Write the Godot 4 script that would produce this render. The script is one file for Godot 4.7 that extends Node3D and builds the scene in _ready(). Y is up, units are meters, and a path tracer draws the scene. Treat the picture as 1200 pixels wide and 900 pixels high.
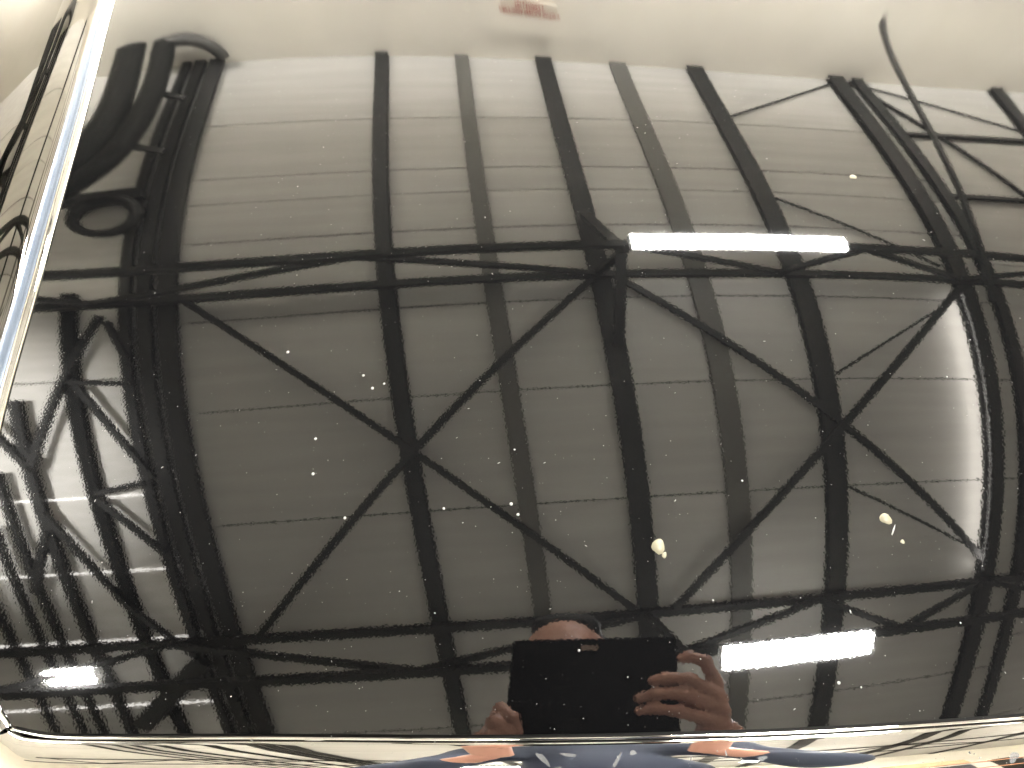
extends Node3D

const Y0 := 0.92                      # height of the panel's reference point above the hall floor
const L := 0.35
const D := 0.42
const ROOF := 5.06                    # purlins, above the panel
var coef := [-0.0293, -0.0629, -0.0105, -0.0115, -0.0127, -0.021, 0.0018, 0.001, -0.0076, -0.0013, -0.0058, 0.005]
var expo := [[2, 0], [0, 2], [1, 1], [3, 0], [2, 1], [1, 2], [0, 3], [4, 0], [3, 1], [2, 2], [1, 3], [0, 4]]
var tilt := Basis(Vector3(0.4673, -0.0974, 0.0108).normalized(), Vector3(0.4673, -0.0974, 0.0108).length())
var cam_basis := Basis(Vector3(0.996446, -0.080673, 0.024246), Vector3(0.075189, 0.721992, -0.687804), Vector3(0.037982, 0.687183, 0.725491))
var cam_at := Vector3(-0.013731, 0.374992 + Y0, 0.188661)
var org := Vector3.ZERO
var taken := {}
var M := {}
var rng := RandomNumberGenerator.new()

# ------------------------------------------------------------------ helpers
func numbered(called: String) -> String:
	if not taken.has(called):
		taken[called] = 0
		return called
	taken[called] += 1
	return "%s_%03d" % [called, taken[called]]

func thing(called: String, label: String, category: String, at: Vector3, group := "") -> Node3D:
	var o := Node3D.new()
	o.name = numbered(called)
	o.position = at
	add_child(o)
	o.set_meta("label", label)
	o.set_meta("category", category)
	if group != "":
		o.set_meta("group", group)
	org = at
	return o

func mesh_of(st: SurfaceTool, m: Material) -> MeshInstance3D:
	var o := MeshInstance3D.new()
	o.mesh = st.commit()
	o.material_override = m
	return o

func obj(called: String, st: SurfaceTool, m: Material, parent: Node) -> MeshInstance3D:
	var o := mesh_of(st, m)
	o.name = called
	parent.add_child(o, true)
	return o

func struct(called: String, st: SurfaceTool, m: Material, label: String) -> MeshInstance3D:
	var o := mesh_of(st, m)
	o.name = numbered(called)
	add_child(o)
	o.set_meta("kind", "structure")
	o.set_meta("label", label)
	o.set_meta("category", called.get_slice("_", called.get_slice_count("_") - 1))
	return o

func begin() -> SurfaceTool:
	var st := SurfaceTool.new()
	st.begin(Mesh.PRIMITIVE_TRIANGLES)
	return st

func tri(st: SurfaceTool, a: Vector3, b: Vector3, c: Vector3, na: Vector3, nb: Vector3, nc: Vector3, ua := Vector2.ZERO, ub := Vector2.ZERO, uc := Vector2.ZERO) -> void:
	if (c - a).cross(b - a).dot(na + nb + nc) < 0.0:
		var t := b; b = c; c = t
		t = nb; nb = nc; nc = t
		var u := ub; ub = uc; uc = u
	st.set_normal(na); st.set_uv(ua); st.add_vertex(a - org)
	st.set_normal(nb); st.set_uv(ub); st.add_vertex(b - org)
	st.set_normal(nc); st.set_uv(uc); st.add_vertex(c - org)

func flat_quad(st: SurfaceTool, a: Vector3, b: Vector3, c: Vector3, d: Vector3, n: Vector3) -> void:
	tri(st, a, b, c, n, n, n, Vector2(0, 0), Vector2(1, 0), Vector2(1, 1))
	tri(st, a, c, d, n, n, n, Vector2(0, 0), Vector2(1, 1), Vector2(0, 1))

func box(st: SurfaceTool, c: Vector3, s: Vector3, b := Basis.IDENTITY, chamfer := 0.0) -> void:
	var h := s / 2.0
	for ax in 3:
		for sg in [-1.0, 1.0]:
			var n := Vector3.ZERO; n[ax] = sg
			var u := Vector3.ZERO; u[(ax + 1) % 3] = h[(ax + 1) % 3] - chamfer
			var w := Vector3.ZERO; w[(ax + 2) % 3] = h[(ax + 2) % 3] - chamfer
			var m := n * h[ax]
			flat_quad(st, c + b * (m - u - w), c + b * (m + u - w), c + b * (m + u + w), c + b * (m - u + w), (b * n).normalized())
	if chamfer > 0.0:
		for ax in 3:
			var i := (ax + 1) % 3
			var j := (ax + 2) % 3
			for si in [-1.0, 1.0]:
				for sj in [-1.0, 1.0]:
					var p := Vector3.ZERO; p[i] = si * h[i]; p[j] = sj * (h[j] - chamfer)
					var r := Vector3.ZERO; r[i] = si * (h[i] - chamfer); r[j] = sj * h[j]
					var e := Vector3.ZERO; e[ax] = h[ax] - chamfer
					var n := Vector3.ZERO; n[i] = si; n[j] = sj
					flat_quad(st, c + b * (p - e), c + b * (p + e), c + b * (r + e), c + b * (r - e), (b * n).normalized())

func bar(st: SurfaceTool, a: Vector3, b: Vector3, w: float, h: float) -> void:
	var z := (b - a).normalized()
	var up := Vector3.UP if absf(z.y) < 0.9 else Vector3.RIGHT
	var x := up.cross(z).normalized()
	box(st, (a + b) / 2.0, Vector3(w, h, a.distance_to(b)), Basis(x, z.cross(x), z))

func ibeam(st: SurfaceTool, a: Vector3, b: Vector3, w: float, h: float) -> void:
	var t := 0.018
	bar(st, a, b, 0.03, h - 2.0 * t - 0.004)
	var off := Vector3(0, (h - t) / 2.0, 0)
	bar(st, a + off, b + off, w, t)
	bar(st, a - off, b - off, w, t)

func tube(st: SurfaceTool, pts: Array, radii: Array, sides := 10) -> void:
	var rows := []
	for i in pts.size():
		var d: Vector3 = (pts[mini(i + 1, pts.size() - 1)] - pts[maxi(i - 1, 0)]).normalized()
		var x := d.cross(Vector3(0.31, 0.85, 0.42)).normalized()
		var y := d.cross(x)
		var row := []
		for k in sides + 1:
			var n := x * cos(TAU * k / sides) + y * sin(TAU * k / sides)
			row.append([pts[i] + n * radii[i], n])
		rows.append(row)
	for i in rows.size() - 1:
		for k in sides:
			var a = rows[i][k]; var b = rows[i][k + 1]; var c = rows[i + 1][k + 1]; var e = rows[i + 1][k]
			tri(st, a[0], b[0], c[0], a[1], b[1], c[1])
			tri(st, a[0], c[0], e[0], a[1], c[1], e[1])

func grid(st: SurfaceTool, rows: Array) -> void:          # rows of [position, normal, uv]
	for i in rows.size() - 1:
		for k in rows[i].size() - 1:
			var a = rows[i][k]; var b = rows[i][k + 1]; var c = rows[i + 1][k + 1]; var e = rows[i + 1][k]
			tri(st, a[0], b[0], c[0], a[1], b[1], c[1], a[2], b[2], c[2])
			tri(st, a[0], c[0], e[0], a[1], c[1], e[1], a[2], c[2], e[2])

func P(x: float, y: float, z: float) -> Vector3:
	return Vector3(x, y + Y0, z)

func mat(albedo: Color, rough: float, metal := 0.0, spec := 0.5) -> StandardMaterial3D:
	var m := StandardMaterial3D.new()
	m.albedo_color = albedo.linear_to_srgb()
	m.roughness = rough
	m.metallic = metal
	m.metallic_specular = spec
	return m

func noise_tex(freq: float, seed_: int, lo: Color, hi: Color, size := 512, oct := 4) -> NoiseTexture2D:
	var n := FastNoiseLite.new()
	n.noise_type = FastNoiseLite.TYPE_SIMPLEX_SMOOTH
	n.frequency = freq
	n.seed = seed_
	n.fractal_octaves = oct
	var t := NoiseTexture2D.new()
	t.noise = n
	t.width = size
	t.height = size
	t.seamless = true
	var g := Gradient.new()
	g.set_color(0, lo.linear_to_srgb())
	g.set_color(1, hi.linear_to_srgb())
	t.color_ramp = g
	return t

# ------------------------------------------------------------------ the curved panel
func height(x: float, z: float) -> Vector3:               # height and its two slopes
	var X := x / L
	var Z := z / L
	var h := 0.0; var hx := 0.0; var hz := 0.0
	for i in 12:
		var a: int = expo[i][0]; var b: int = expo[i][1]; var c: float = coef[i]
		h += c * pow(X, a) * pow(Z, b)
		if a > 0: hx += c * a * pow(X, a - 1) * pow(Z, b) / L
		if b > 0: hz += c * b * pow(X, a) * pow(Z, b - 1) / L
	return Vector3(h, hx, hz)

func on_panel(p: Vector2, lift := 0.0) -> Array:          # [world position, world normal]
	var h := height(p.x, p.y)
	var n := (tilt * Vector3(-h.y, 1, -h.z)).normalized()
	return [tilt * Vector3(p.x, h.x, p.y) + Vector3(0, Y0, 0) + n * lift, n]

func spline(pts: Array, t: float) -> Vector2:
	var n := pts.size() - 1
	var f := clampf(t, 0.0, 1.0) * n
	var i := mini(int(f), n - 1)
	var u := f - i
	var a: Vector2 = pts[i]; var b: Vector2 = pts[i + 1]
	var p: Vector2 = pts[i - 1] if i > 0 else a * 2.0 - b
	var q: Vector2 = pts[i + 2] if i + 2 <= n else b * 2.0 - a
	return a.cubic_interpolate(b, p, q, u)

var left := [Vector2(-0.53, -0.757), Vector2(-0.496, -0.635), Vector2(-0.435, -0.43), Vector2(-0.397, -0.26), Vector2(-0.38, -0.134), Vector2(-0.369, -0.055), Vector2(-0.352, -0.004), Vector2(-0.329, 0.033), Vector2(-0.317, 0.046)]
var bottom := [Vector2(-0.317, 0.046), Vector2(-0.29, 0.0485), Vector2(-0.246, 0.047), Vector2(-0.173, 0.0435), Vector2(-0.038, 0.038), Vector2(0.063, 0.032), Vector2(0.129, 0.027), Vector2(0.214, 0.019), Vector2(0.28, 0.012)]
var right := [Vector2(0.491, -0.682), Vector2(0.425, -0.448), Vector2(0.37, -0.259), Vector2(0.335, -0.135), Vector2(0.31, -0.04), Vector2(0.28, 0.012)]
var top := [Vector2(-0.53, -0.757), Vector2(-0.265, -0.715), Vector2(0.096, -0.69), Vector2(0.491, -0.682)]

func sweep(pts: Array, steps: int, prof: Callable, out_sign: float, from := 0.0, to := 1.0) -> SurfaceTool:
	# prof.call(t) gives [(outward, up)] ; the normals come from the profile's own direction
	var st := begin()
	var rows := []
	for i in steps + 1:
		var t := from + (to - from) * i / steps
		var p := spline(pts, t)
		var q := spline(pts, minf(t + 0.002, 1.0)) - spline(pts, maxf(t - 0.002, 0.0))
		var here := on_panel(p)
		var h := height(p.x, p.y)
		var tang: Vector3 = (tilt * Vector3(q.x, h.y * q.x + h.z * q.y, q.y)).normalized()
		var n: Vector3 = here[1]
		var b := tang.cross(n).normalized() * out_sign
		var list: Array = prof.call(t)
		var row := []
		for k in list.size():
			var a: Vector2 = list[k]
			var d: Vector2 = (list[mini(k + 1, list.size() - 1)] - list[maxi(k - 1, 0)]).normalized()
			row.append([here[0] + b * a.x + n * a.y, (b * -d.y + n * d.x).normalized(), Vector2(float(k) / list.size(), t)])
		rows.append(row)
	grid(st, rows)
	return st

func arc(c: Vector2, r: float, a0: float, a1: float, n: int) -> Array:   # angle 0 is up, turning outward
	var o := []
	for i in n + 1:
		var a := deg_to_rad(a0 + (a1 - a0) * i / n)
		o.append(c + Vector2(sin(a), cos(a)) * r)
	return o

func build_panel() -> void:
	var root := thing("glossy_panel", "glossy black curved panel edged in bright metal, dusty and mirroring the hall roof", "panel", Vector3(0, Y0, 0))
	var st := begin()
	var n := 110
	var rows := []
	for j in n + 1:
		var v := float(j) / n
		var row := []
		for i in n + 1:
			var u := float(i) / n
			var p: Vector2 = spline(left, v) * (1 - u) + spline(right, v) * u + spline(top, u) * (1 - v) + spline(bottom, u) * v \
				- (left[0] * (1 - u) * (1 - v) + right[0] * u * (1 - v) + bottom[0] * (1 - u) * v + right[5] * u * v)
			var h := on_panel(p)
			row.append([h[0], h[1], Vector2(p.x + 0.6, p.y + 0.85)])
		rows.append(row)
	grid(st, rows)
	obj("black_sheet", st, M.black, root)
	# lower rail: dark joint, thin lip, then a polished rail that rolls over
	obj("joint", sweep(bottom, 90, func(_t): return [Vector2(-0.0003, -0.0004), Vector2(0.0002, -0.004), Vector2(0.003, -0.004)], 1.0), M.seal, root)
	obj("lip", sweep(bottom, 90, func(_t): return arc(Vector2(0.0022, -0.0010), 0.0008, -80, 90, 6), 1.0), M.chrome, root)
	var rail := func(t: float) -> Array:
		var s := clampf(t / 0.05, 0.0, 1.0)
		s = sqrt(maxf(1.0 - (1.0 - s) * (1.0 - s), 0.0009))
		var o := [Vector2(0.0034, -0.004)]
		o.append_array(arc(Vector2(0.0048, -0.0020), 0.0012, -80, 0, 5))
		o.append_array(arc(Vector2(0.0048, -0.0008 - 0.055 * s), 0.055 * s, 1, 110, 40))
		return o
	var rail_path := [Vector2(-0.3315, 0.029), Vector2(-0.3265, 0.0385), Vector2(-0.316, 0.0455), Vector2(-0.300, 0.0485)]
	rail_path.append_array(bottom.slice(2))
	obj("lower_rail", sweep(rail_path, 220, rail, 1.0), M.chrome, root)
	# left: bead, channel, broad polished band
	obj("bead", sweep(left, 90, func(_t): return arc(Vector2(0.0038, -0.0005), 0.0036, -90, 100, 10), 1.0), M.chrome, root)
	obj("channel", sweep(left, 90, func(_t): return [Vector2(0.0070, -0.0005), Vector2(0.0078, -0.0022), Vector2(0.0120, -0.0030), Vector2(0.0168, -0.0024), Vector2(0.0186, -0.0006)], 1.0), M.channel, root)
	var side := func(t: float, first: int, last: int) -> Array:
		var o := []
		var w := 0.17 * clampf((1.0 - t) / 0.12, 0.5, 1.0)
		var x := 0.0185
		var y := -0.001
		if first == 0: o.append(Vector2(0.0182, -0.004))
		for i in 40:
			if i >= first and i <= last: o.append(Vector2(x, y))
			var f := i / 39.0
			var slope := 0.55 * exp(-f * 9.0) - 0.02 - 0.30 * f * f
			x += w / 40.0
			y += slope * w / 40.0
		return o
	var fillet := func(t: float) -> Array: return side.call(t, 0, 8)
	var band := func(t: float) -> Array: return side.call(t, 8, 39)
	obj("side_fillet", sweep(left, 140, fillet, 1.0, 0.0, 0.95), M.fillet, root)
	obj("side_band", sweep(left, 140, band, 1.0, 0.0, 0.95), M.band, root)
	var plain := func(_t: float) -> Array: return arc(Vector2(0.0065, -0.03), 0.03, -12, 140, 20)
	obj("side_rail", sweep(right, 80, plain, -1.0), M.chrome, root)
	obj("upper_rail", sweep(top, 60, plain, -1.0), M.chrome, root)
	# body under the panel
	st = begin()
	rows = []
	var ring := []
	for i in 25: ring.append([left, i / 24.0, -1.0, 0.12])
	for i in 25: ring.append([bottom, i / 24.0, 1.0, 0.012])
	for i in 25: ring.append([right, 1.0 - i / 24.0, 1.0, 0.012])
	for i in 25: ring.append([top, 1.0 - i / 24.0, -1.0, 0.012])
	for r in ring:
		var p := spline(r[0], r[1])
		var mid := (p - Vector2(0, -0.33))
		var q: Vector2 = p + mid.normalized() * (r[3] as float) * 0.6
		var h := on_panel(p, -0.03)
		var a: Vector3 = (h[0] as Vector3) + tilt * Vector3(q.x - p.x, 0, q.y - p.y)
		var nn := (tilt * Vector3(mid.x, 0, mid.y)); nn.y = 0
		nn = nn.normalized()
		rows.append([[a - Vector3(0, 0.02, 0), nn, Vector2.ZERO], [Vector3(a.x, 0.0, a.z), nn, Vector2.ZERO]])
	grid(st, rows)
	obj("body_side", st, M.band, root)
	# dried drops, smears and dust on the surface
	var drops := [[0.037, -0.057, 0.0032, 0.0045, 0.5], [0.040, -0.0525, 0.0011, 0.0020, 0.5], [0.158, -0.075, 0.0030, 0.0032, 0.2], [0.165, -0.063, 0.0010, 0.0012, 0.3], [0.184, -0.323, 0.0022, 0.0022, 0.0]]
	for d in drops:
		obj("dried_drop", blob(Vector2(d[0], d[1]), d[2], d[3], d[4], 0.0012, 14), M.resin, root)
	obj("scratch", blob(Vector2(0.1612, -0.069), 0.0004, 0.0040, 0.45, 0.0002, 8), M.dust, root)
	for d in [[0.516, 7.0, 0.0012, 0.0050, -0.75], [0.525, 13.5, 0.0018, 0.0040, -0.4], [0.558, 8.0, 0.0007, 0.0050, 0.55], [0.551, 14.0, 0.0015, 0.0030, 0.5], [0.568, 4.5, 0.0020, 0.0010, 0.0], [0.53, 5.0, 0.0050, 0.0007, 0.1], [0.605, 8.0, 0.0003, 0.0016, 0.3],  [0.862, 16.0, 0.0026, 0.0026, 0.0], [0.90, 21.0, 0.0020, 0.0020, 0.0], [0.83, 12.0, 0.0006, 0.0006, 0.0], [0.63, 6.0, 0.0005, 0.0012, 0.0], [0.49, 10.0, 0.0006, 0.0006, 0.0], [0.66, 9.0, 0.0022, 0.0012, 0.0]]:
		obj("smear", rail_blob(d[0], d[1], d[2], d[3], d[4]), M.smear, root)
	var sp := begin()
	for i in 1500:
		var p := Vector2(rng.randf_range(-0.36, 0.33), -0.68 + 0.73 * sqrt(rng.randf()))
		var r := 0.00015 + 0.0003 * pow(rng.randf(), 5.0)
		if rng.randf() < 0.006: r = 0.0007
		speck(sp, p, r * rng.randf_range(0.7, 1.3), r * (1.0 if rng.randf() < 0.85 else 2.8), rng.randf() * PI, 0.0003, 6)
	for d in [[-0.192, -0.178, 0.0012], [-0.139, -0.16, 0.0010], [-0.132, -0.151, 0.0011], [-0.125, -0.154, 0.0009], [-0.163, -0.118, 0.0010], [-0.043, -0.079, 0.0011], [-0.039, -0.073, 0.0010], [-0.161, -0.096, 0.0011], [-0.005, -0.003, 0.0008], [-0.138, -0.07, 0.0010], [0.124, 0.008, 0.001], [-0.081, -0.076, 0.0009]]:
		speck(sp, Vector2(d[0], d[1]), d[2], d[2], 0.0, 0.0004, 8)
	var dust := obj("dust", sp, M.dust, root)
	dust.set_meta("kind", "stuff")

func rail_point(t: float, along: float, deg: float, lift: float) -> Array:
	var p := spline(bottom, t)
	var q := (spline(bottom, minf(t + 0.002, 1.0)) - spline(bottom, maxf(t - 0.002, 0.0))).normalized()
	var here := on_panel(p)
	var h := height(p.x, p.y)
	var tang: Vector3 = (tilt * Vector3(q.x, h.y * q.x + h.z * q.y, q.y)).normalized()
	var n: Vector3 = here[1]
	var b := tang.cross(n).normalized()
	var a := deg_to_rad(deg)
	var rn := b * sin(a) + n * cos(a)
	return [here[0] + tang * along + b * 0.0048 + n * (-0.0008 - 0.055) + rn * (0.055 + lift), rn]

func rail_blob(t: float, deg: float, rx: float, rz: float, turn: float) -> SurfaceTool:
	var st := begin()
	var c := rail_point(t, 0.0, deg, 0.0003)
	for k in 16:
		var q := []
		for j in 2:
			var a := TAU * ((k + j) % 16) / 16.0
			var w := 1.0 + 0.2 * sin(2.0 * a + deg) + 0.15 * sin(3.0 * a + t * 90.0)
			var v := Vector2(cos(a) * rx, sin(a) * rz).rotated(turn) * w
			q.append(rail_point(t, v.x, deg + rad_to_deg(v.y / 0.055), -0.00002))
		tri(st, c[0], q[0][0], q[1][0], c[1], q[0][1], q[1][1])
	return st

func speck(st: SurfaceTool, p: Vector2, rx: float, rz: float, turn: float, tall: float, sides: int) -> void:
	var c := on_panel(p, tall)
	for k in sides:
		var q := []
		for j in 2:
			var a := TAU * (k + j) / sides
			q.append(on_panel(p + Vector2(cos(a) * rx, sin(a) * rz).rotated(turn), -0.00005))
		tri(st, c[0], q[0][0], q[1][0], c[1], (q[0][1] + (q[0][0] - c[0]).normalized()).normalized(), (q[1][1] + (q[1][0] - c[0]).normalized()).normalized())

func blob(p: Vector2, rx: float, rz: float, turn: float, tall: float, sides: int) -> SurfaceTool:
	var st := begin()
	var rows := []
	for j in 5:
		var row := []
		for k in sides + 1:
			var a := TAU * (k % sides) / sides
			var w := 1.0 + 0.16 * sin(2.0 * a + 1.0) + 0.1 * sin(3.0 * a)
			var f := sin(j / 4.0 * PI / 2.0)
			var h := on_panel(p + Vector2(cos(a) * rx, sin(a) * rz).rotated(turn) * w * f, tall * cos(j / 4.0 * PI / 2.0) - 0.00005)
			var c := on_panel(p)
			row.append([h[0], (h[1] + (h[0] - c[0]).normalized() * f).normalized(), Vector2.ZERO])
		rows.append(row)
	grid(st, rows)
	return st

# ------------------------------------------------------------------ skin surfaces: tapered capsules joined smoothly, meshed as surface nets
func nets(st: SurfaceTool, bones: Array, cell: float, k: float) -> void:
	var lo := Vector3.INF
	var hi := -Vector3.INF
	for b in bones:
		var r: float = maxf(b[2], b[3]) + 2.0 * cell + k * 0.3
		for p in [b[0], b[1]]:
			lo = lo.min(p - Vector3.ONE * r)
			hi = hi.max(p + Vector3.ONE * r)
	var nx := int((hi.x - lo.x) / cell) + 2
	var ny := int((hi.y - lo.y) / cell) + 2
	var nz := int((hi.z - lo.z) / cell) + 2
	var f := PackedFloat32Array()
	f.resize(nx * ny * nz)
	f.fill(0.3)
	for b in bones:
		var a: Vector3 = b[0]
		var ab: Vector3 = b[1] - a
		var ra: float = b[2]
		var dr: float = b[3] - ra
		var inv := 1.0 / maxf(ab.length_squared(), 1e-9)
		var m: float = maxf(ra, b[3]) + k + 2.0 * cell
		var l := ((a.min(b[1]) - Vector3.ONE * m - lo) / cell).floor().max(Vector3.ZERO)
		var h := ((a.max(b[1]) + Vector3.ONE * m - lo) / cell).ceil().min(Vector3(nx - 1, ny - 1, nz - 1))
		for z in range(int(l.z), int(h.z) + 1):
			for y in range(int(l.y), int(h.y) + 1):
				var at := (z * ny + y) * nx
				for x in range(int(l.x), int(h.x) + 1):
					var p := lo + Vector3(x, y, z) * cell - a
					var t := clampf(p.dot(ab) * inv, 0.0, 1.0)
					var d := (p - ab * t).length() - ra - dr * t
					var o := f[at + x]
					var e := maxf(k - absf(o - d), 0.0) / k
					f[at + x] = minf(o, d) - e * e * k * 0.25
	var vid := {}
	var vp := []
	var vn := []
	var off := [0, 1, nx, nx + 1, nx * ny, nx * ny + 1, nx * ny + nx, nx * ny + nx + 1]
	for z in nz - 1:
		for y in ny - 1:
			for x in nx - 1:
				var i := (z * ny + y) * nx + x
				var inside := 0
				for o in off:
					if f[i + o] < 0.0: inside += 1
				if inside == 0 or inside == 8: continue
				var s := Vector3.ZERO
				var cnt := 0
				for e in 12:
					var c0: int = [0, 2, 4, 6, 0, 1, 4, 5, 0, 1, 2, 3][e]
					var c1: int = [1, 3, 5, 7, 2, 3, 6, 7, 4, 5, 6, 7][e]
					var g0 := f[i + off[c0]]
					var g1 := f[i + off[c1]]
					if (g0 < 0.0) != (g1 < 0.0):
						var t := g0 / (g0 - g1)
						s += Vector3(c0 & 1, (c0 >> 1) & 1, c0 >> 2).lerp(Vector3(c1 & 1, (c1 >> 1) & 1, c1 >> 2), t)
						cnt += 1
				var g := Vector3(f[i + 1] + f[i + off[3]] + f[i + off[5]] + f[i + off[7]] - f[i] - f[i + off[2]] - f[i + off[4]] - f[i + off[6]],
					f[i + off[2]] + f[i + off[3]] + f[i + off[6]] + f[i + off[7]] - f[i] - f[i + 1] - f[i + off[4]] - f[i + off[5]],
					f[i + off[4]] + f[i + off[5]] + f[i + off[6]] + f[i + off[7]] - f[i] - f[i + 1] - f[i + off[2]] - f[i + off[3]])
				vid[i] = vp.size()
				vp.append(lo + (Vector3(x, y, z) + s / cnt) * cell)
				vn.append(g.normalized())
	var step := [1, nx, nx * ny]
	for i in vid:
		for ax in 3:
			if (f[i] < 0.0) == (f[i + step[ax]] < 0.0): continue
			var u: int = step[(ax + 1) % 3]
			var w: int = step[(ax + 2) % 3]
			if not (vid.has(i - u) and vid.has(i - w) and vid.has(i - u - w)): continue
			var a: int = vid[i]; var b: int = vid[i - u]; var c: int = vid[i - u - w]; var e: int = vid[i - w]
			tri(st, vp[a], vp[b], vp[c], vn[a], vn[b], vn[c])
			tri(st, vp[a], vp[c], vp[e], vn[a], vn[c], vn[e])

func C(x: float, y: float, z: float) -> Vector3:          # a point in front of or behind the tablet, in metres along its edges
	return cam_at + cam_basis * Vector3(x, y, z)

func build_photographer() -> void:
	# the tablet: a rounded dark slab whose lens looks at the panel
	var t := thing("tablet", "dark tablet held up in both hands by the photographer mirrored in the panel", "tablet", C(0, -0.116, 0.008))
	var st := begin()
	box(st, C(0.005, -0.043, 0.009), Vector3(0.205, 0.146, 0.009), cam_basis, 0.002)
	obj("case", st, M.tablet, t)
	st = begin()
	box(st, C(0.005, -0.043, 0.0140), Vector3(0.19, 0.134, 0.0008), cam_basis)
	obj("screen", st, M.tablet, t)
	st = begin()
	box(st, C(0.0, 0.015, 0.0041), Vector3(0.020, 0.007, 0.0012), cam_basis)
	obj("lens_window", st, M.lens, t)
	# the person
	var feet := Vector3(0.0, 0.0, 0.74)
	var o := thing("person", "person in dark navy clothes leaning over the panel and photographing it with a tablet", "person", feet)
	var head := C(-0.080, 0.104, 0.36)
	var hb := cam_basis
	var at := func(x: float, y: float, z: float) -> Vector3: return head + hb * Vector3(x, y, z)
	var neck := Vector3(-0.055, 1.505, 0.54)
	var pelvis := Vector3(0.0, 0.98, 0.76)
	var rs := Vector3(0.175, 1.43, 0.57)
	var ls := Vector3(-0.205, 1.43, 0.57)
	var rw := C(0.146, -0.170, 0.062)
	var lw := C(-0.118, -0.188, 0.062)
	var re := Vector3(0.30, 1.13, 0.52)
	var le := Vector3(-0.30, 1.13, 0.52)
	st = begin()
	# face towards the tablet is -z of the head's frame
	var skull := [[at.call(0, 0.035, 0.03), at.call(0, 0.025, -0.02), 0.082, 0.074], [at.call(0, -0.02, -0.015), at.call(0, -0.075, -0.05), 0.066, 0.040],
		[at.call(-0.045, -0.04, 0.0), at.call(-0.02, -0.085, -0.05), 0.035, 0.022], [at.call(0.045, -0.04, 0.0), at.call(0.02, -0.085, -0.05), 0.035, 0.022],
		[at.call(0, 0.0, -0.088), at.call(0, -0.035, -0.108), 0.009, 0.014], [at.call(-0.03, 0.018, -0.082), at.call(0.03, 0.018, -0.082), 0.012, 0.012],
		[at.call(-0.018, -0.062, -0.090), at.call(0.018, -0.062, -0.090), 0.009, 0.009],
		[at.call(-0.078, 0.012, 0.012), at.call(-0.083, -0.03, 0.004), 0.012, 0.008], [at.call(0.078, 0.012, 0.012), at.call(0.083, -0.03, 0.004), 0.012, 0.008],
		[at.call(0, -0.06, 0.03), neck, 0.056, 0.062]]
	nets(st, skull, 0.0055, 0.02)
	nets(st, [[neck, Vector3(0, 1.2, 0.70), 0.075, 0.13], [Vector3(0, 1.2, 0.70), pelvis, 0.13, 0.13], [neck, rs, 0.06, 0.055], [neck, ls, 0.06, 0.055],
		[rs, re, 0.05, 0.038], [re, rw, 0.038, 0.027], [ls, le, 0.05, 0.038], [le, lw, 0.038, 0.027],
		[pelvis + Vector3(0.09, -0.04, 0), Vector3(0.11, 0.5, 0.70), 0.085, 0.055], [Vector3(0.11, 0.5, 0.70), Vector3(0.12, 0.09, 0.76), 0.055, 0.038],
		[pelvis + Vector3(-0.09, -0.04, 0), Vector3(-0.11, 0.5, 0.70), 0.085, 0.055], [Vector3(-0.11, 0.5, 0.70), Vector3(-0.12, 0.09, 0.76), 0.055, 0.038]], 0.02, 0.05)
	# right hand: four fingers across the back of the tablet, thumb on its front
	var g := -0.0045
	var right_hand := [[rw, C(0.150, -0.105, 0.026), 0.025, 0.025], [C(0.150, -0.105, 0.026), C(0.152, -0.060, 0.010), 0.020, 0.011], [C(0.150, -0.108, 0.024), C(0.148, -0.092, 0.008), 0.020, 0.011],
		[C(0.150, -0.1, 0.024), C(0.150, -0.040, 0.010), 0.019, 0.010],
		[C(0.154, -0.038, 0.010), C(0.141, -0.010, 0.002), 0.0092, 0.0082], [C(0.141, -0.010, 0.002), C(0.122, -0.001, 0.004), 0.0082, 0.0074], [C(0.122, -0.001, 0.004), C(0.113, -0.004, 0.006), 0.0074, 0.0066],
		[C(0.157, -0.060, 0.008), C(0.121, -0.037, g), 0.0096, 0.0086], [C(0.121, -0.037, g), C(0.094, -0.034, g), 0.0086, 0.0078], [C(0.094, -0.034, g), C(0.077, -0.037, g + 0.001), 0.0078, 0.0066],
		[C(0.159, -0.078, 0.008), C(0.113, -0.056, g), 0.0096, 0.0086], [C(0.113, -0.056, g), C(0.080, -0.055, g), 0.0086, 0.0076], [C(0.080, -0.055, g), C(0.060, -0.060, g + 0.001), 0.0076, 0.0064],
		[C(0.160, -0.096, 0.008), C(0.108, -0.079, g), 0.0086, 0.0076], [C(0.108, -0.079, g), C(0.078, -0.074, g), 0.0076, 0.0068], [C(0.078, -0.074, g), C(0.060, -0.077, g + 0.001), 0.0068, 0.0058],
		[C(0.172, -0.105, 0.03), C(0.140, -0.080, 0.032), 0.016, 0.012], [C(0.140, -0.080, 0.032), C(0.112, -0.060, 0.0235), 0.011, 0.0095], [C(0.112, -0.060, 0.0235), C(0.090, -0.05, 0.0215), 0.0095, 0.0075]]
	nets(st, right_hand, 0.0032, 0.006)
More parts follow.
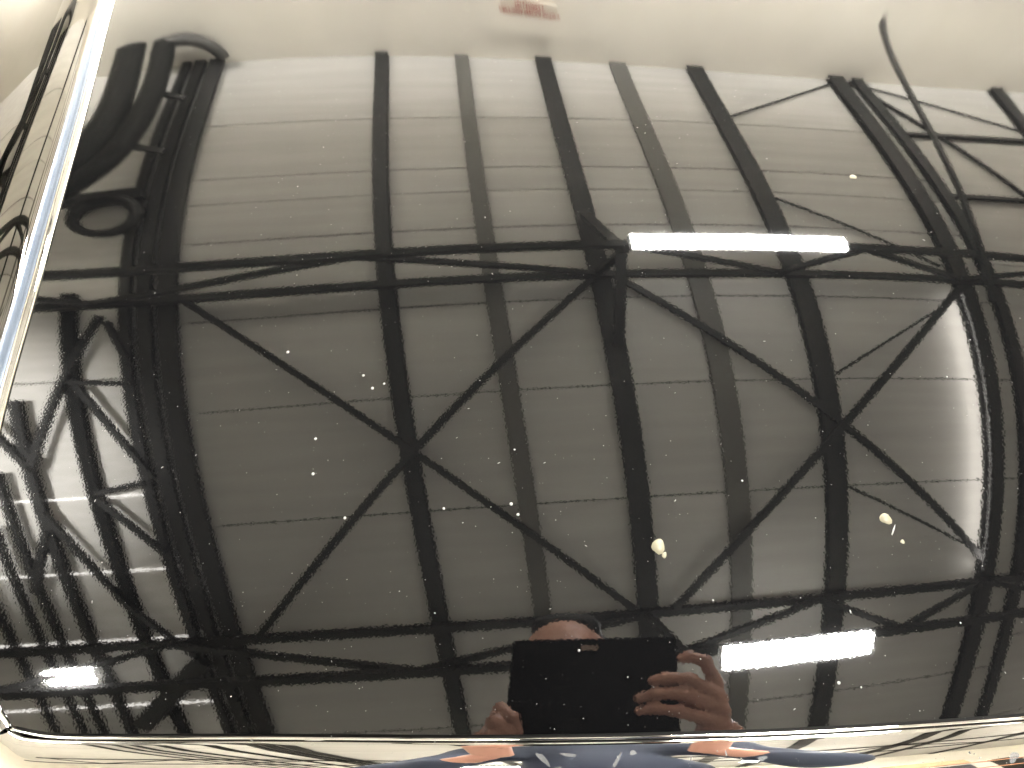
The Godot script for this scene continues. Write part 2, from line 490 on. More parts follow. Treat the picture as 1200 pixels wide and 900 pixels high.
	var left_hand := [[lw, C(-0.122, -0.126, 0.022), 0.026, 0.030], [C(-0.122, -0.126, 0.022), C(-0.110, -0.092, 0.008), 0.022, 0.012], [C(-0.124, -0.134, 0.02), C(-0.112, -0.122, 0.008), 0.022, 0.013],
		[C(-0.110, -0.086, 0.006), C(-0.102, -0.072, -0.004), 0.0095, 0.0085], [C(-0.102, -0.072, -0.004), C(-0.086, -0.085, g - 0.004), 0.0085, 0.0078], [C(-0.086, -0.085, g - 0.004), C(-0.078, -0.101, g), 0.0078, 0.0066],
		[C(-0.112, -0.104, 0.006), C(-0.106, -0.091, -0.012), 0.0095, 0.0088], [C(-0.106, -0.091, -0.012), C(-0.090, -0.104, -0.008), 0.0088, 0.0078], [C(-0.090, -0.104, -0.008), C(-0.082, -0.118, g), 0.0078, 0.0066],
		[C(-0.114, -0.120, 0.006), C(-0.107, -0.110, -0.012), 0.0092, 0.0084], [C(-0.107, -0.110, -0.012), C(-0.092, -0.122, -0.008), 0.0084, 0.0074], [C(-0.092, -0.122, -0.008), C(-0.086, -0.134, g), 0.0074, 0.0062],
		[C(-0.116, -0.134, 0.008), C(-0.112, -0.132, -0.006), 0.0084, 0.0074], [C(-0.112, -0.132, -0.006), C(-0.099, -0.139, -0.003), 0.0074, 0.0066], [C(-0.099, -0.139, -0.003), C(-0.096, -0.147, 0.002), 0.0066, 0.0056],
		[C(-0.124, -0.129, 0.032), C(-0.114, -0.104, 0.032), 0.015, 0.012], [C(-0.114, -0.104, 0.032), C(-0.092, -0.086, 0.0235), 0.011, 0.0092], [C(-0.092, -0.086, 0.0235), C(-0.072, -0.078, 0.0215), 0.0092, 0.0074]]
	nets(st, left_hand, 0.0032, 0.006)
	obj("body", st, M.skin, o)
	st = begin()
	nets(st, [[at.call(0, 0.070, 0.028), at.call(0, 0.045, 0.065), 0.070, 0.078], [at.call(-0.052, 0.035, 0.03), at.call(-0.05, -0.03, 0.055), 0.040, 0.032], [at.call(0.052, 0.035, 0.03), at.call(0.05, -0.03, 0.055), 0.040, 0.032], [at.call(-0.035, 0.088, -0.02), at.call(0.035, 0.088, -0.02), 0.030, 0.030]], 0.0055, 0.02)
	obj("hair", st, M.hair, o)
	for s in [-1, 1]:
		st = begin()
		nets(st, [[at.call(0.031 * s, -0.002, -0.079), at.call(0.031 * s, -0.002, -0.0791), 0.0115, 0.0115]], 0.003, 0.003)
		obj("eye", st, M.eye, o)
	st = begin()
	nets(st, [[neck + Vector3(0, -0.03, 0.015), Vector3(0, 1.2, 0.70), 0.095, 0.155], [Vector3(0, 1.2, 0.70), pelvis + Vector3(0, -0.03, 0), 0.155, 0.16], [neck + Vector3(0, -0.03, 0.01), rs, 0.075, 0.072], [neck + Vector3(0, -0.03, 0.01), ls, 0.075, 0.072],
		[rs, re, 0.068, 0.055], [re, re.lerp(rw, 0.55), 0.055, 0.044], [ls, le, 0.068, 0.055], [le, le.lerp(lw, 0.55), 0.055, 0.044]], 0.018, 0.05)
	obj("jacket", st, M.jacket, o)
	st = begin()
	nets(st, [[pelvis + Vector3(0.09, -0.05, 0), Vector3(0.11, 0.5, 0.70), 0.105, 0.075], [Vector3(0.11, 0.5, 0.70), Vector3(0.12, 0.11, 0.76), 0.075, 0.062],
		[pelvis + Vector3(-0.09, -0.05, 0), Vector3(-0.11, 0.5, 0.70), 0.105, 0.075], [Vector3(-0.11, 0.5, 0.70), Vector3(-0.12, 0.11, 0.76), 0.075, 0.062]], 0.018, 0.04)
	obj("trousers", st, M.trousers, o)
	for s in [-1, 1]:
		st = begin()
		nets(st, [[Vector3(0.12 * s, 0.055, 0.79), Vector3(0.13 * s, 0.042, 0.60), 0.05, 0.038]], 0.012, 0.02)
		obj("shoe", st, M.seal, o)

# ------------------------------------------------------------------ the hall that the panel mirrors
func steel(called: String, label: String, category: String, a: Vector3, b: Vector3, w: float, h: float, m: Material, group := "") -> void:
	var o := thing(called, label, category, (a + b) / 2.0, group)
	var st := begin()
	if called == "purlin":
		ibeam(st, a, b, w, h)
	else:
		bar(st, a, b, w, h)
	obj("beam" if called == "purlin" else "bar", st, m, o)

func truss(label: String, z: float, zb: float) -> void:
	var o := thing("roof_truss", label, "truss", P(0, ROOF, z), "roof trusses across the hall")
	var dy := 0.93
	var st := begin()
	bar(st, P(-8.6, ROOF - 0.06, z), P(9.6, ROOF - 0.06, z), 0.10, 0.10)
	obj("top_chord", st, M.steel, o)
	st = begin()
	bar(st, P(-8.6, ROOF - dy, zb), P(9.6, ROOF - dy, zb), 0.09, 0.09)
	obj("bottom_chord", st, M.steel, o)
	var nodes := [[-8.3, 0], [-7.0, 1], [-6.3, 0], [-5.3, 1], [-4.3, 0], [-1.6, 1], [0.42, 0], [0.66, 1], [2.2, 0], [2.75, 1], [4.25, 0], [5.6, 1], [6.9, 0], [8.2, 1], [9.4, 0]]
	for i in nodes.size() - 1:
		var q := []
		for k in 2:
			var nd = nodes[i + k]
			q.append(P(nd[0], ROOF - 0.1 if nd[1] == 0 else ROOF - dy + 0.03, z if nd[1] == 0 else zb))
		st = begin()
		bar(st, q[0], q[1], 0.07, 0.07)
		obj("diagonal", st, M.steel, o)

func lamp(label: String, c: Vector3, length: float, width: float, power: float) -> void:
	var o := thing("strip_lamp", label, "lamp", c, "fluorescent strip lamps under the roof")
	var st := begin()
	box(st, c + Vector3(0, 0.05, 0), Vector3(length + 0.04, 0.05, width * 0.8), Basis.IDENTITY, 0.008)
	obj("housing", st, M.lamp_case, o)
	st = begin()
	var rows := []
	for i in 13:
		var a := PI * i / 12.0
		var n := Vector3(0, -sin(a), -cos(a))
		rows.append([[c + Vector3(-length / 2, -sin(a) * 0.045 + 0.024, -cos(a) * width / 2), n, Vector2.ZERO], [c + Vector3(length / 2, -sin(a) * 0.045 + 0.024, -cos(a) * width / 2), n, Vector2.ZERO]])
	grid(st, rows)
	obj("diffuser", st, M.glow, o)
	for s in [-1, 1]:
		st = begin()
		box(st, c + Vector3(s * (length / 2 + 0.012), 0.008, 0), Vector3(0.02, 0.07, width), Basis.IDENTITY, 0.004)
		obj("end_cap", st, M.lamp_case, o)
	for s in [-1, 1]:
		st = begin()
		var zc := -2.66 if c.z < 0.0 else (2.12 if c.z < 3.0 else c.z)
		var yc := ROOF + Y0 - 0.93 if c.y < ROOF + Y0 - 0.95 else ROOF + Y0 - 0.03
		bar(st, c + Vector3(s * length * 0.35, 0.075, 0), Vector3(c.x + s * length * 0.35, yc, zc), 0.02, 0.02)
		obj("hanger", st, M.steel, o)
	var l := AreaLight3D.new()
	l.area_size = Vector2(length, width)
	l.light_energy = power
	l.light_color = Color(1.0, 0.99, 0.968)
	l.area_range = 30.0
	l.area_attenuation = 2.0
	l.shadow_enabled = true
	o.add_child(l)
	l.position = Vector3(0, -0.03, 0)
	l.rotation = Vector3(-PI / 2, 0, 0)

func uplight(label: String, c: Vector3, power: float, stand := false) -> void:  # out of view, placed to brighten the far wall and the roof near it
	var o := thing("unseen_wall_lamp", label, "lamp", c, "unseen lamps low along the far wall")
	var b := Basis(Vector3.RIGHT, deg_to_rad(0.0 if stand else -64.0))
	var st := begin()
	box(st, c - b.y * 0.04, Vector3(1.3, 0.06, 0.3), b, 0.01)
	obj("housing", st, M.lamp_case, o)
	st = begin()
	box(st, c, Vector3(1.24, 0.012, 0.24), b)
	obj("diffuser", st, M.glow, o)
	st = begin()
	bar(st, c - b.y * 0.075, Vector3(c.x, 0.0, c.z) if stand else Vector3(c.x, c.y - 0.3, -7.79), 0.05, 0.05)
	obj("bracket", st, M.steel, o)
	var l := AreaLight3D.new()
	l.area_size = Vector2(1.24, 0.24)
	l.light_energy = power
	l.light_color = Color(1.0, 0.99, 0.968)
	l.area_range = 30.0
	l.area_attenuation = 2.0
	l.shadow_enabled = true
	o.add_child(l)
	l.transform = Transform3D(b * Basis(Vector3.RIGHT, PI / 2), b.y * 0.02)

func unseen_floodlight(label: String, c: Vector3, target: Vector3, power: float) -> void:
	var o := thing("unseen_floodlight", label, "lamp", Vector3(c.x, 0, c.z))  # out of view, placed to brighten the left roof bay
	var st := begin()
	tube(st, [c - Vector3(0, 0.14, 0), c - Vector3(0, 0.12, 0), c - Vector3(0, 0.02, 0), c, c - Vector3(0, 0.004, 0)], [0.05, 0.12, 0.17, 0.175, 0.165], 24)
	obj("housing", st, M.steel, o)
	st = begin()
	tube(st, [c - Vector3(0, 0.006, 0), c - Vector3(0, 0.005, 0)], [0.164, 0.002], 24)
	obj("diffuser", st, M.dim_glow, o)
	for s in [-1, 1]:
		st = begin()
		bar(st, c + Vector3(0.19 * s, -0.02, 0), Vector3(c.x + 0.19 * s, 0.0, c.z), 0.02, 0.05)
		obj("leg", st, M.steel, o)
	var l := SpotLight3D.new()
	l.light_energy = power
	l.light_color = Color(1.0, 0.99, 0.968)
	l.light_size = 0.12
	l.spot_range = 30.0
	l.spot_attenuation = 2.0
	l.spot_angle = 22.0
	l.spot_angle_attenuation = 1.0
	l.shadow_enabled = true
	add_child(l)
	l.look_at_from_position(c + Vector3(0, 0.03, 0), target, Vector3.BACK)

func added_trough_lamp(label: String, c: Vector3, length: float, power: float) -> void:
	var o := thing("added_trough_lamp", label, "lamp", c)  # added trough, brightens the roof sheets beside the right beams
	var b := Basis(Vector3.BACK, deg_to_rad(28.0))        # its open side looks up and to the left
	var st := begin()
	box(st, c - b.y * 0.012, Vector3(0.07, 0.02, length), b, 0.003)
	obj("trough", st, M.steel, o)
	st = begin()
	box(st, c + b.y * 0.002, Vector3(0.05, 0.006, length - 0.04), b)
	obj("diffuser", st, M.dim_glow, o)
	var l := AreaLight3D.new()
	l.area_size = Vector2(0.05, length - 0.04)
	l.light_energy = power
	l.light_color = Color(1.0, 0.98, 0.95)
	l.area_range = 30.0
	l.area_attenuation = 2.0
	l.shadow_enabled = true
	o.add_child(l)
	l.transform = Transform3D(b * Basis(Vector3.RIGHT, PI / 2), b.y * 0.008)

func roof_bay(called: String, x0: float, x1: float, seams: Array, y: float, bright_after: Array, label: String, pale := false) -> void:
	var o := Node3D.new()
	o.name = numbered(called)
	o.position = P((x0 + x1) / 2, y, 0)
	org = o.position
	add_child(o)
	o.set_meta("kind", "structure")
	o.set_meta("label", label)
	o.set_meta("category", "roof")
	for i in seams.size() - 1:
		var st := begin()
		var a: float = seams[i] + 0.008
		var b: float = seams[i + 1] - 0.008
		box(st, P((x0 + x1) / 2, y + 0.01 + 0.003 * (i % 3), (a + b) / 2), Vector3(x1 - x0, 0.02, b - a), Basis.IDENTITY, 0.003)
		obj("roof_sheet", st, M.foil if pale else M.sheets[i % 3], o)
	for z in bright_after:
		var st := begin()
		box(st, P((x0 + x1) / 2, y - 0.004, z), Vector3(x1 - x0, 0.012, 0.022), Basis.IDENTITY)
		obj("glowing_joint", st, M.dim_glow, o)  # strip glows to stand for outside light through the sheet joint

func build_hall() -> void:
	org = Vector3.ZERO
	var st := begin()
	box(st, Vector3(0.5, -0.05, 1.5), Vector3(22, 0.1, 20))
	struct("floor", st, M.floor, "pale concrete floor of the hall")
	st = begin()
	box(st, P(0.5, ROOF - 2.5, -7.97), Vector3(22, 7.6, 0.2))
	struct("far_wall", st, M.wall, "cream painted wall at the far end of the hall under the roof edge")
	st = begin()
	box(st, P(0.5, ROOF - 2.5, 11.0), Vector3(22, 7.6, 0.2))
	struct("rear_wall", st, M.wall, "cream wall of the hall behind the photographer")
	for s in [-1, 1]:
		st = begin()
		box(st, P(0.5 + 10.5 * s, ROOF - 2.5, 1.5), Vector3(0.2, 7.6, 18.6))
		struct("side_wall", st, M.wall, "cream side wall at the %s of the hall" % ("left" if s < 0 else "right"))
	st = begin()
	box(st, P(0.5, ROOF + 0.55, 1.5), Vector3(21, 0.1, 19))
	struct("roof_deck", st, M.steel, "dark deck above the roof sheets")
	roof_bay("roof", -3.70, 4.89, [-7.88, -6.19, -4.93, -4.40, -3.65, -2.34, -1.03, 0.487, 2.0, 3.5, 5.0, 6.5, 8.0, 9.5, 10.9], ROOF + 0.08, [], "grey roof sheets of the middle bay between the two double beams")
	roof_bay("roof", -9.9, -4.1, [-7.88, -6.2, -4.7, -3.2, -1.6, 0.0, 1.0, 1.94, 2.9, 4.4, 6.0, 7.5, 9.0, 10.9], ROOF + 0.08, [0.0, 1.0, 1.94, 2.9], "pale roof sheets of the left bay with glowing joints", true)
	roof_bay("roof", 4.9, 10.9, [-7.88, -6.2, -4.6, -3.1, -1.6, 0.0, 1.5, 3.0, 4.5, 6.0, 7.5, 9.0, 10.9], ROOF + 0.08, [], "grey roof sheets of the right bay beyond the double beam")
	# purlins along the hall
	var z0 := -7.86
	var z1 := 10.9
	var gp := "purlins along the hall roof"
	steel("purlin", "narrow black purlin left of the pale one, first right of the triple beam", "purlin", P(-1.61, ROOF + 0.035, z0), P(-1.61, ROOF + 0.035, z1), 0.16, 0.08, M.steel, gp)
	steel("purlin", "pale grey purlin between the first and second black purlins", "purlin", P(-0.60, ROOF + 0.05, z0), P(-0.60, ROOF + 0.05, z1), 0.17, 0.055, M.grey_steel, gp)
	steel("purlin", "black purlin in the middle of the roof, over the tablet", "purlin", P(0.445, ROOF + 0.035, z0), P(0.445, ROOF + 0.035, z1), 0.21, 0.08, M.steel, gp)
	steel("purlin", "pale grey purlin crossing behind the long strip lamp", "purlin", P(1.41, ROOF + 0.05, z0), P(1.41, ROOF + 0.05, z1), 0.22, 0.055, M.grey_steel, gp)
	steel("purlin", "black purlin behind the right end of the long strip lamp", "purlin", P(2.43, ROOF + 0.03, z0), P(2.43, ROOF + 0.03, z1), 0.22, 0.09, M.steel, gp)
	steel("purlin", "inner one of the two black beams beside the right bay", "purlin", P(4.37, ROOF + 0.02, z0), P(4.37, ROOF + 0.02, z1), 0.22, 0.11, M.steel, gp)
	steel("purlin", "outer one of the two black beams beside the right bay", "purlin", P(4.68, ROOF + 0.03, z0), P(5.09, ROOF + 0.03, z1), 0.16, 0.09, M.steel, gp)
	steel("purlin", "black purlin furthest right, starting at the far wall", "purlin", P(6.80, ROOF + 0.03, z0), P(6.86, ROOF + 0.03, z1), 0.19, 0.09, M.steel, gp)
	steel("purlin", "charcoal purlin of the left bay nearest the triple beam", "purlin", P(-4.62, ROOF + 0.03, -2.9), P(-4.62, ROOF + 0.03, z1), 0.12, 0.06, M.duct, gp)
	steel("purlin", "thick black purlin in the middle of the left bay", "purlin", P(-5.08, ROOF, -1.35), P(-5.24, ROOF, z1), 0.085, 0.06, M.steel, gp)
	steel("purlin", "black purlin left of the thick one in the left bay", "purlin", P(-5.35, ROOF, -0.4), P(-5.62, ROOF, z1), 0.055, 0.06, M.steel, gp)
	steel("purlin", "thin black purlin further left in the left bay", "purlin", P(-5.53, ROOF, 0.3), P(-5.9, ROOF, z1), 0.045, 0.06, M.steel, gp)
	steel("purlin", "thin black purlin at the left edge of the left bay", "purlin", P(-5.78, ROOF, 0.8), P(-6.3, ROOF, z1), 0.045, 0.06, M.steel, gp)
	var tb := thing("triple_beam", "broad dark triple beam running between the middle and left roof bays", "beam", P(-3.85, ROOF, 0))
	for d in [[-4.10, 0.10, 0.0], [-3.92, 0.13, 0.0], [-3.71, 0.18, 0.0]]:
		st = begin()
		bar(st, P(d[0], ROOF + d[2], z0), P(d[0], ROOF + d[2], z1), d[1], 0.05)
		obj("beam", st, M.steel, tb)
	st = begin()
	box(st, P(-3.87, ROOF + 0.16, 1.5), Vector3(0.52, 0.03, 18.6))
	obj("gutter", st, M.gutter, tb)
	# trusses
	truss("roof truss crossing the upper middle of the panel, beside the long lamp", -2.66, -2.66)
	truss("roof truss crossing the lower part of the panel, just above the tablet", 1.98, 2.12)
	truss("roof truss far behind the photographer", 6.64, 6.64)
	# crossed bracing between the trusses
	var gb := "crossed braces between the two trusses"
	var r := ROOF - 0.035
	steel("cross_brace", "left cross brace falling from left truss end to the tablet", "brace", P(-3.51, r, -2.62), P(0.30, r, 1.92), 0.075, 0.05, M.steel, gb)
	steel("cross_brace", "left cross brace rising towards the strip lamp's left end", "brace", P(-3.42, r - 0.055, 1.98), P(0.36, r - 0.055, -2.58), 0.075, 0.05, M.steel, gb)
	steel("cross_brace", "right cross brace falling from the lamp's left end to the right beams", "brace", P(0.66, r, -2.55), P(4.30, r, 1.70), 0.085, 0.05, M.steel, gb)
	steel("cross_brace", "right cross brace rising from the tablet to the right beams", "brace", P(0.70, r - 0.055, 1.93), P(4.20, r - 0.055, -2.48), 0.085, 0.05, M.steel, gb)
	steel("knee_brace", "short slanting strut beside the middle purlin, under the lamp's left end", "strut", P(0.44, ROOF - 0.06, -3.75), P(0.60, ROOF - 0.75, -2.72), 0.10, 0.10, M.steel)
	steel("knee_brace", "short strut hugging the middle purlin below the upper truss", "strut", P(0.60, ROOF - 0.75, -2.62), P(0.47, ROOF - 0.06, -1.55), 0.10, 0.10, M.steel)
	# right bay: rods, rails
	steel("long_brace", "dark brace reaching onto the cream wall above the right beams", "brace", P(4.53, ROOF - 1.0, -7.74), P(3.80, ROOF - 1.0, -1.9), 0.052, 0.052, M.steel)
	steel("cross_rail", "short cross rail nearer the far wall in the right bay", "rail", P(4.75, ROOF + 0.02, -6.15), P(10.3, ROOF + 0.02, -6.45), 0.08, 0.08, M.steel, "cross rails in the right bay")
	steel("cross_rail", "short cross rail nearer the truss in the right bay", "rail", P(4.75, ROOF + 0.02, -4.51), P(10.3, ROOF + 0.02, -4.8), 0.08, 0.08, M.steel, "cross rails in the right bay")
	var gr := "thin tie rods below the roof"
	steel("tie_rod", "thin rod from the wall corner to the purlin right of the lamp", "rod", P(2.55, ROOF + 0.03, -6.36), P(4.25, ROOF + 0.03, -7.65), 0.03, 0.03, M.steel, gr)
	steel("tie_rod", "thin rod slanting above the right end of the lamp", "rod", P(2.54, ROOF + 0.03, -4.25), P(4.18, ROOF + 0.03, -2.95), 0.03, 0.03, M.steel, gr)
	steel("tie_rod", "thin rod beside the upper arm of the right cross brace", "rod", P(2.58, ROOF + 0.03, -1.10), P(4.22, ROOF + 0.03, -2.36), 0.03, 0.03, M.steel, gr)
	steel("tie_rod", "thin rod under the lower arm of the right cross brace", "rod", P(2.55, ROOF + 0.03, 0.49), P(4.0, ROOF + 0.03, 1.4), 0.03, 0.03, M.steel, gr)
	steel("tie_rod", "thin rod in the right bay running from the wall to the right edge", "rod", P(4.55, ROOF + 0.03, -7.75), P(7.3, ROOF + 0.03, -6.2), 0.03, 0.03, M.steel, gr)
	steel("tie_rod", "thicker rod in the right bay falling towards the right edge", "rod", P(4.55, ROOF + 0.03, -7.74), P(6.7, ROOF + 0.03, -3.2), 0.05, 0.05, M.steel, gr)
	# left bay: lattice of posts and diagonals
	var lat := thing("roof_lattice", "zigzag lattice of dark bars in the left roof bay", "lattice", P(-4.5, ROOF, -0.5))
	for q in [[-4.30, -2.50, -4.66, -1.55], [-4.66, -1.55, -5.06, -0.40], [-4.24, -2.40, -4.05, -1.75], [-4.54, -1.50, -4.02, -0.20], [-4.60, -1.55, -4.08, -1.49], [-4.57, -0.05, -4.10, -0.16], [-4.57, 0.02, -4.10, 0.78], [-5.08, 0.15, -4.62, 1.45], [-5.06, -0.40, -5.36, -1.2], [-5.10, 0.4, -5.40, 1.2], [-4.62, 1.45, -4.12, 2.2]]:
		st = begin()
		bar(st, P(q[0], ROOF - 0.03, q[1]), P(q[2], ROOF - 0.03, q[3]), 0.06, 0.05)
		obj("bar", st, M.steel, lat)
	steel("prop", "thick slanting dark prop under the triple beam near the short lamp", "prop", P(-4.95, ROOF - 0.05, 3.15), P(-4.05, ROOF - 0.05, 2.25), 0.20, 0.12, M.steel)
	# duct and cable loop in the far left corner
	var du := thing("duct", "dark curved twin duct in the far left corner beside the triple beam", "duct", P(-4.4, ROOF - 0.5, -6.5))
	var path := [[[-4.56, -7.78], [-4.46, -7.17], [-4.37, -6.5], [-4.34, -5.85], [-4.44, -5.10], [-4.60, -4.70], [-4.9, -4.3]],
		[[-4.14, -7.78], [-4.05, -7.1], [-4.0, -6.4], [-4.02, -5.6], [-4.14, -4.98], [-4.34, -4.54], [-4.62, -4.15]]]
	for k in 2:
		st = begin()
		var cp := []
		for q in path[k]: cp.append(Vector2(q[0], q[1]))
		var rows := []
		for i in 41:
			var c := spline(cp, i / 40.0)
			var e := (spline(cp, minf(1.0, i / 40.0 + 0.01)) - spline(cp, maxf(0.0, i / 40.0 - 0.01))).normalized()
			var sd := Vector3(-e.y, 0, e.x)
			var w := [0.19, 0.15][k] as float
			var row := []
			for m in 13:
				var a := TAU * m / 12.0
				var nn := (sd * cos(a) + Vector3.UP * sin(a)).normalized()
				row.append([P(c.x, ROOF - 0.48, c.y) + sd * cos(a) * w + Vector3.UP * sin(a) * 0.06, nn, Vector2.ZERO])
			rows.append(row)
		grid(st, rows)
		obj("pipe", st, M.duct, du)
	for q in [[-4.12, -6.55, -3.72, -6.5], [-4.2, -5.35, -3.75, -5.25]]:
		st = begin()
		bar(st, P(q[0], ROOF - 0.46, q[1]), P(q[2], ROOF - 0.3, q[3]), 0.10, 0.05)
		obj("strap", st, M.steel, du)
	st = begin()
	var hoop := []
	for i in 17:
		var a := PI * i / 16.0
		hoop.append(P(-3.97 + 0.40 * cos(a), ROOF - 0.12 - 0.36 * sin(a), -7.74))
	var wide := []
	wide.resize(17)
	wide.fill(0.085)
	tube(st, hoop, wide, 12)
	obj("hood", st, M.hood, du)
	var lo := thing("cable_loop", "dark loop of cable hanging beside the triple beam at the left", "cable", P(-4.35, ROOF - 0.1, -4.1))
	st = begin()
	var pts := []
	var rr := []
	for i in 25:
		var a := TAU * i / 24.0
		pts.append(P(-4.30 + 0.30 * cos(a), ROOF - 0.1, -4.15 + 0.32 * sin(a)))
		rr.append(0.06 + 0.04 * maxf(0.0, -sin(a)))
	tube(st, pts, rr, 10)
	obj("cable", st, M.steel, lo)
	st = begin()
	bar(st, P(-4.85, ROOF - 0.05, -4.52), P(-4.02, ROOF - 0.05, -4.62), 0.20, 0.10)
	obj("arm", st, M.steel, lo)
	# the small notice on the wall
	var sg := thing("wall_notice", "small notice with two lines of red lettering on the cream wall", "notice", P(0.34, 4.38, -7.79))
	st = begin()
	box(st, P(0.34, 4.38, -7.792), Vector3(0.66, 0.13, 0.012))
	obj("board", st, M.notice, sg)
	for k in 2:
		var tm := TextMesh.new()
		tm.text = ["CAPPOMA MECCA AUTO Z", "TRI LENREZ I"][k]
		tm.font_size = 32
		tm.pixel_size = 0.0018
		tm.depth = 0.002
		var mi := MeshInstance3D.new()
		mi.mesh = tm
		mi.name = "lettering"
		mi.material_override = M.red
		sg.add_child(mi, true)
		mi.position = Vector3(0, 0.026 - 0.052 * k, 0.0055)
	# lamps
	lamp("long bright strip lamp hanging beside the upper truss", P(1.50, ROOF - 1.25, -2.50), 1.72, 0.17, LP)
	lamp("bright strip lamp right of the tablet, hanging under the lower truss", P(1.66, ROOF - 1.04, 2.17), 1.37, 0.25, LP)
	lamp("short bright lamp in the lower left corner of the panel", P(-4.85, ROOF - 0.6, 2.10), 0.38, 0.16, LP * 0.4)
	for q in [[-2.0, 7.0, "left of the rack"], [2.6, 7.2, "over the rack's left end"], [7.6, 6.5, "over the rack's right end"]]:
		lamp("unseen strip lamp behind the photographer, " + q[2], P(q[0], ROOF - 0.9, q[1]), 1.72, 0.2, LP * 0.5)  # out of view, placed to help light the hall
	for q in [[-4.6, "under the duct"], [-1.6, "left of the notice"], [1.4, "under the notice"], [4.4, "under the right beams"], [7.4, "under the purlin furthest right"]]:
		uplight("unseen lamp on a bracket low along the far wall, placed to brighten wall and roof, " + q[0 + 1], P(q[0], 1.9, -7.35), UP * 1.75)
	unseen_floodlight("unseen round flood lamp on the floor, placed to brighten the left bay", Vector3(-6.2, 0.22, -0.6), P(-5.85, ROOF, -0.6), FLOOD)
	added_trough_lamp("added slim dark trough lamp brightening the roof beside the inner black beam of the right bay", P(4.22, ROOF - 0.12, -0.3), 4.2, 1.5)
	# rack with boxes far behind to the right
	var rk := thing("storage_rack", "orange and dark storage rack by the rear wall", "rack", Vector3(4.0, 0, 8.5))
	for i in 4:
		st = begin()
		box(st, Vector3(1.0 + 2.6 * i, 1.4, 8.5), Vector3(0.09, 2.8, 0.8))
		obj("post", st, M.steel, rk)
	for j in 3:
		st = begin()
		box(st, Vector3(4.9, 0.5 + 1.0 * j, 8.09), Vector3(8.0, 0.12, 0.05))
		obj("rack_beam", st, M.orange, rk)
		st = begin()
		box(st, Vector3(4.9, 0.55 + 1.0 * j, 8.52), Vector3(8.0, 0.03, 0.8))
		obj("shelf", st, M.steel, rk)
	var cols := ["black", "green", "brown", "red", "grey"]
	for j in 3:
		for i in 3:
			var k := (j * 2 + i * 3) % 5
			var w := rng.randf_range(0.9, 1.9)
			var h := rng.randf_range(0.45, 0.75)
			var c := Vector3(2.3 + 2.6 * i + rng.randf_range(-0.2, 0.2), 0.567 + j, 8.5)
			var bx := thing("storage_box", "%s box on the %s shelf of the rack, %s bay" % [cols[k], ["bottom", "middle", "top"][j], ["left", "middle", "right"][i]], "box", c, "boxes on the rear rack")
			st = begin()
			box(st, c + Vector3(0, h / 2, 0), Vector3(w, h, 0.6), Basis.IDENTITY, 0.01)
			obj("carton", st, M.boxes[k], bx)

const LP := 12.0
const UP := 4.2
const FLOOD := 66.0

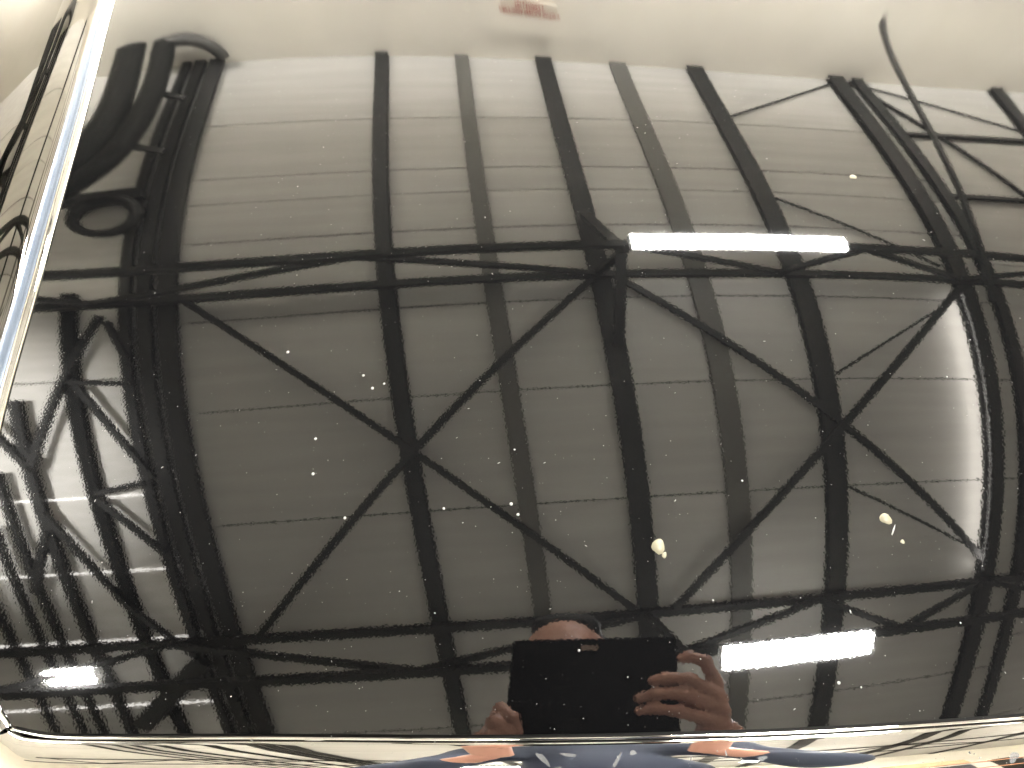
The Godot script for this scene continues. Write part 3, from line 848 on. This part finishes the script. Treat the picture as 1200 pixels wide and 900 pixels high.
func _ready() -> void:
	rng.seed = 7
	var cam := Camera3D.new()
	cam.fov = 53.08
	cam.near = 0.01
	cam.far = 200.0
	cam.transform = Transform3D(cam_basis.orthonormalized(), cam_at)
	add_child(cam)
	cam.current = true
	var we := WorldEnvironment.new()
	var env := Environment.new()
	env.background_mode = Environment.BG_COLOR
	env.background_color = Color(0, 0, 0)
	env.tonemap_mode = Environment.TONE_MAPPER_LINEAR
	env.tonemap_exposure = 4.1
	env.sdfgi_enabled = true
	env.ssao_enabled = true
	env.ssil_enabled = true
	we.environment = env
	add_child(we)

	M.black = mat(Color(0.003, 0.003, 0.0032), 0.018, 0.0, 0.707)
	M.black.clearcoat_enabled = true
	M.black.clearcoat = 0.6
	M.black.clearcoat_roughness = 0.022
	var pn := FastNoiseLite.new()
	pn.noise_type = FastNoiseLite.TYPE_SIMPLEX_SMOOTH
	pn.frequency = 0.24
	pn.fractal_octaves = 3
	pn.seed = 3
	var pt := NoiseTexture2D.new()
	pt.noise = pn
	pt.width = 1024
	pt.height = 1024
	pt.seamless = true
	pt.as_normal_map = true
	pt.bump_strength = 4.0
	M.black.normal_enabled = true
	M.black.normal_texture = pt
	M.black.normal_scale = 0.0024
	M.black.uv1_scale = Vector3(2, 2, 2)
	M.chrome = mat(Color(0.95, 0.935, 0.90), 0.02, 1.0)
	M.fillet = mat(Color(0.30, 0.288, 0.268), 0.03, 1.0)  # lighter than the band: the bright reflection is put into the colour
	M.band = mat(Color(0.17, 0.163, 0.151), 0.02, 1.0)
	M.channel = mat(Color(0.30, 0.36, 0.46), 0.25, 0.8)
	M.seal = mat(Color(0.012, 0.012, 0.012), 0.5)
	M.resin = mat(Color(0.19, 0.175, 0.12), 0.45)
	M.smear = mat(Color(0.2, 0.205, 0.21), 0.6)
	M.smear.albedo_color.a = 0.5
	M.smear.transparency = BaseMaterial3D.TRANSPARENCY_ALPHA
	M.dust = mat(Color(0.26, 0.256, 0.246), 0.8)
	M.tablet = mat(Color(0.0015, 0.0015, 0.0018), 0.6, 0.0, 0.15)
	M.lens = mat(Color(0.35, 0.25, 0.2), 0.3)
	M.skin = mat(Color(0.42, 0.215, 0.16), 0.5)
	M.hair = mat(Color(0.008, 0.007, 0.006), 0.8)
	M.eye = mat(Color(0.7, 0.68, 0.65), 0.2)
	M.jacket = mat(Color(0.022, 0.030, 0.055), 0.8)
	M.trousers = mat(Color(0.02, 0.024, 0.035), 0.85)
	M.steel = mat(Color(0.012, 0.0115, 0.011), 0.6)
	M.gutter = mat(Color(0.6, 0.59, 0.57), 0.6)
	M.hood = mat(Color(0.06, 0.058, 0.054), 0.6)
	M.duct = mat(Color(0.010, 0.010, 0.0095), 0.7, 0.0, 0.3)
	M.grey_steel = mat(Color(0.12, 0.115, 0.105), 0.6)
	M.white = mat(Color(0.8, 0.8, 0.78), 0.6)
	M.lamp_case = mat(Color(0.7, 0.7, 0.68), 0.5)
	M.notice = mat(Color(0.76, 0.69, 0.60), 0.6)
	M.red = mat(Color(0.45, 0.05, 0.03), 0.6)
	M.orange = mat(Color(0.42, 0.20, 0.11), 0.5)
	M.glow = mat(Color(0.9, 0.9, 0.88), 0.4)
	M.glow.emission_enabled = true
	M.glow.emission = Color(1.0, 0.99, 0.968)
	M.glow.emission_energy_multiplier = 40.0
	M.dim_glow = mat(Color(0.8, 0.82, 0.85), 0.3)  # weak glow: flood and trough diffusers, and light leaking through sheet joints
	M.dim_glow.emission_enabled = true
	M.dim_glow.emission = Color(1.0, 0.98, 0.95)
	M.dim_glow.emission_energy_multiplier = 1.7
	M.sheets = []
	for i in 3:
		var s := mat(Color(1, 1, 1), 0.7)
		s.albedo_texture = noise_tex(0.012, 20 + i, Color(0.44, 0.428, 0.402), Color(0.51, 0.496, 0.468))
		s.uv1_triplanar = true
		s.uv1_world_triplanar = true
		s.uv1_scale = Vector3(0.05, 0.3, 0.7)
		M.sheets.append(s)
	M.foil = mat(Color(1, 1, 1), 0.6)
	M.foil.albedo_texture = noise_tex(0.02, 33, Color(0.74, 0.72, 0.68), Color(0.86, 0.84, 0.80))
	M.foil.uv1_triplanar = true
	M.foil.uv1_world_triplanar = true
	M.foil.uv1_scale = Vector3(0.2, 0.3, 0.7)
	M.foil.normal_enabled = true
	M.foil.normal_texture = pt
	M.foil.normal_scale = 0.25
	M.wall = mat(Color(1, 1, 1), 0.8)
	M.wall.albedo_texture = noise_tex(0.01, 41, Color(0.84, 0.80, 0.71), Color(0.90, 0.86, 0.77))
	M.wall.uv1_triplanar = true
	M.wall.uv1_world_triplanar = true
	M.wall.uv1_scale = Vector3(0.2, 0.2, 0.2)
	M.floor = mat(Color(1, 1, 1), 0.6)
	M.floor.albedo_texture = noise_tex(0.02, 51, Color(0.40, 0.39, 0.36), Color(0.52, 0.51, 0.48))
	M.floor.uv1_triplanar = true
	M.floor.uv1_world_triplanar = true
	M.floor.uv1_scale = Vector3(0.25, 0.25, 0.25)
	M.boxes = [mat(Color(0.03, 0.03, 0.035), 0.6), mat(Color(0.08, 0.25, 0.14), 0.5), mat(Color(0.4, 0.28, 0.16), 0.8), mat(Color(0.45, 0.08, 0.06), 0.5), mat(Color(0.6, 0.6, 0.58), 0.6)]

	build_panel()
	build_hall()
	build_photographer()
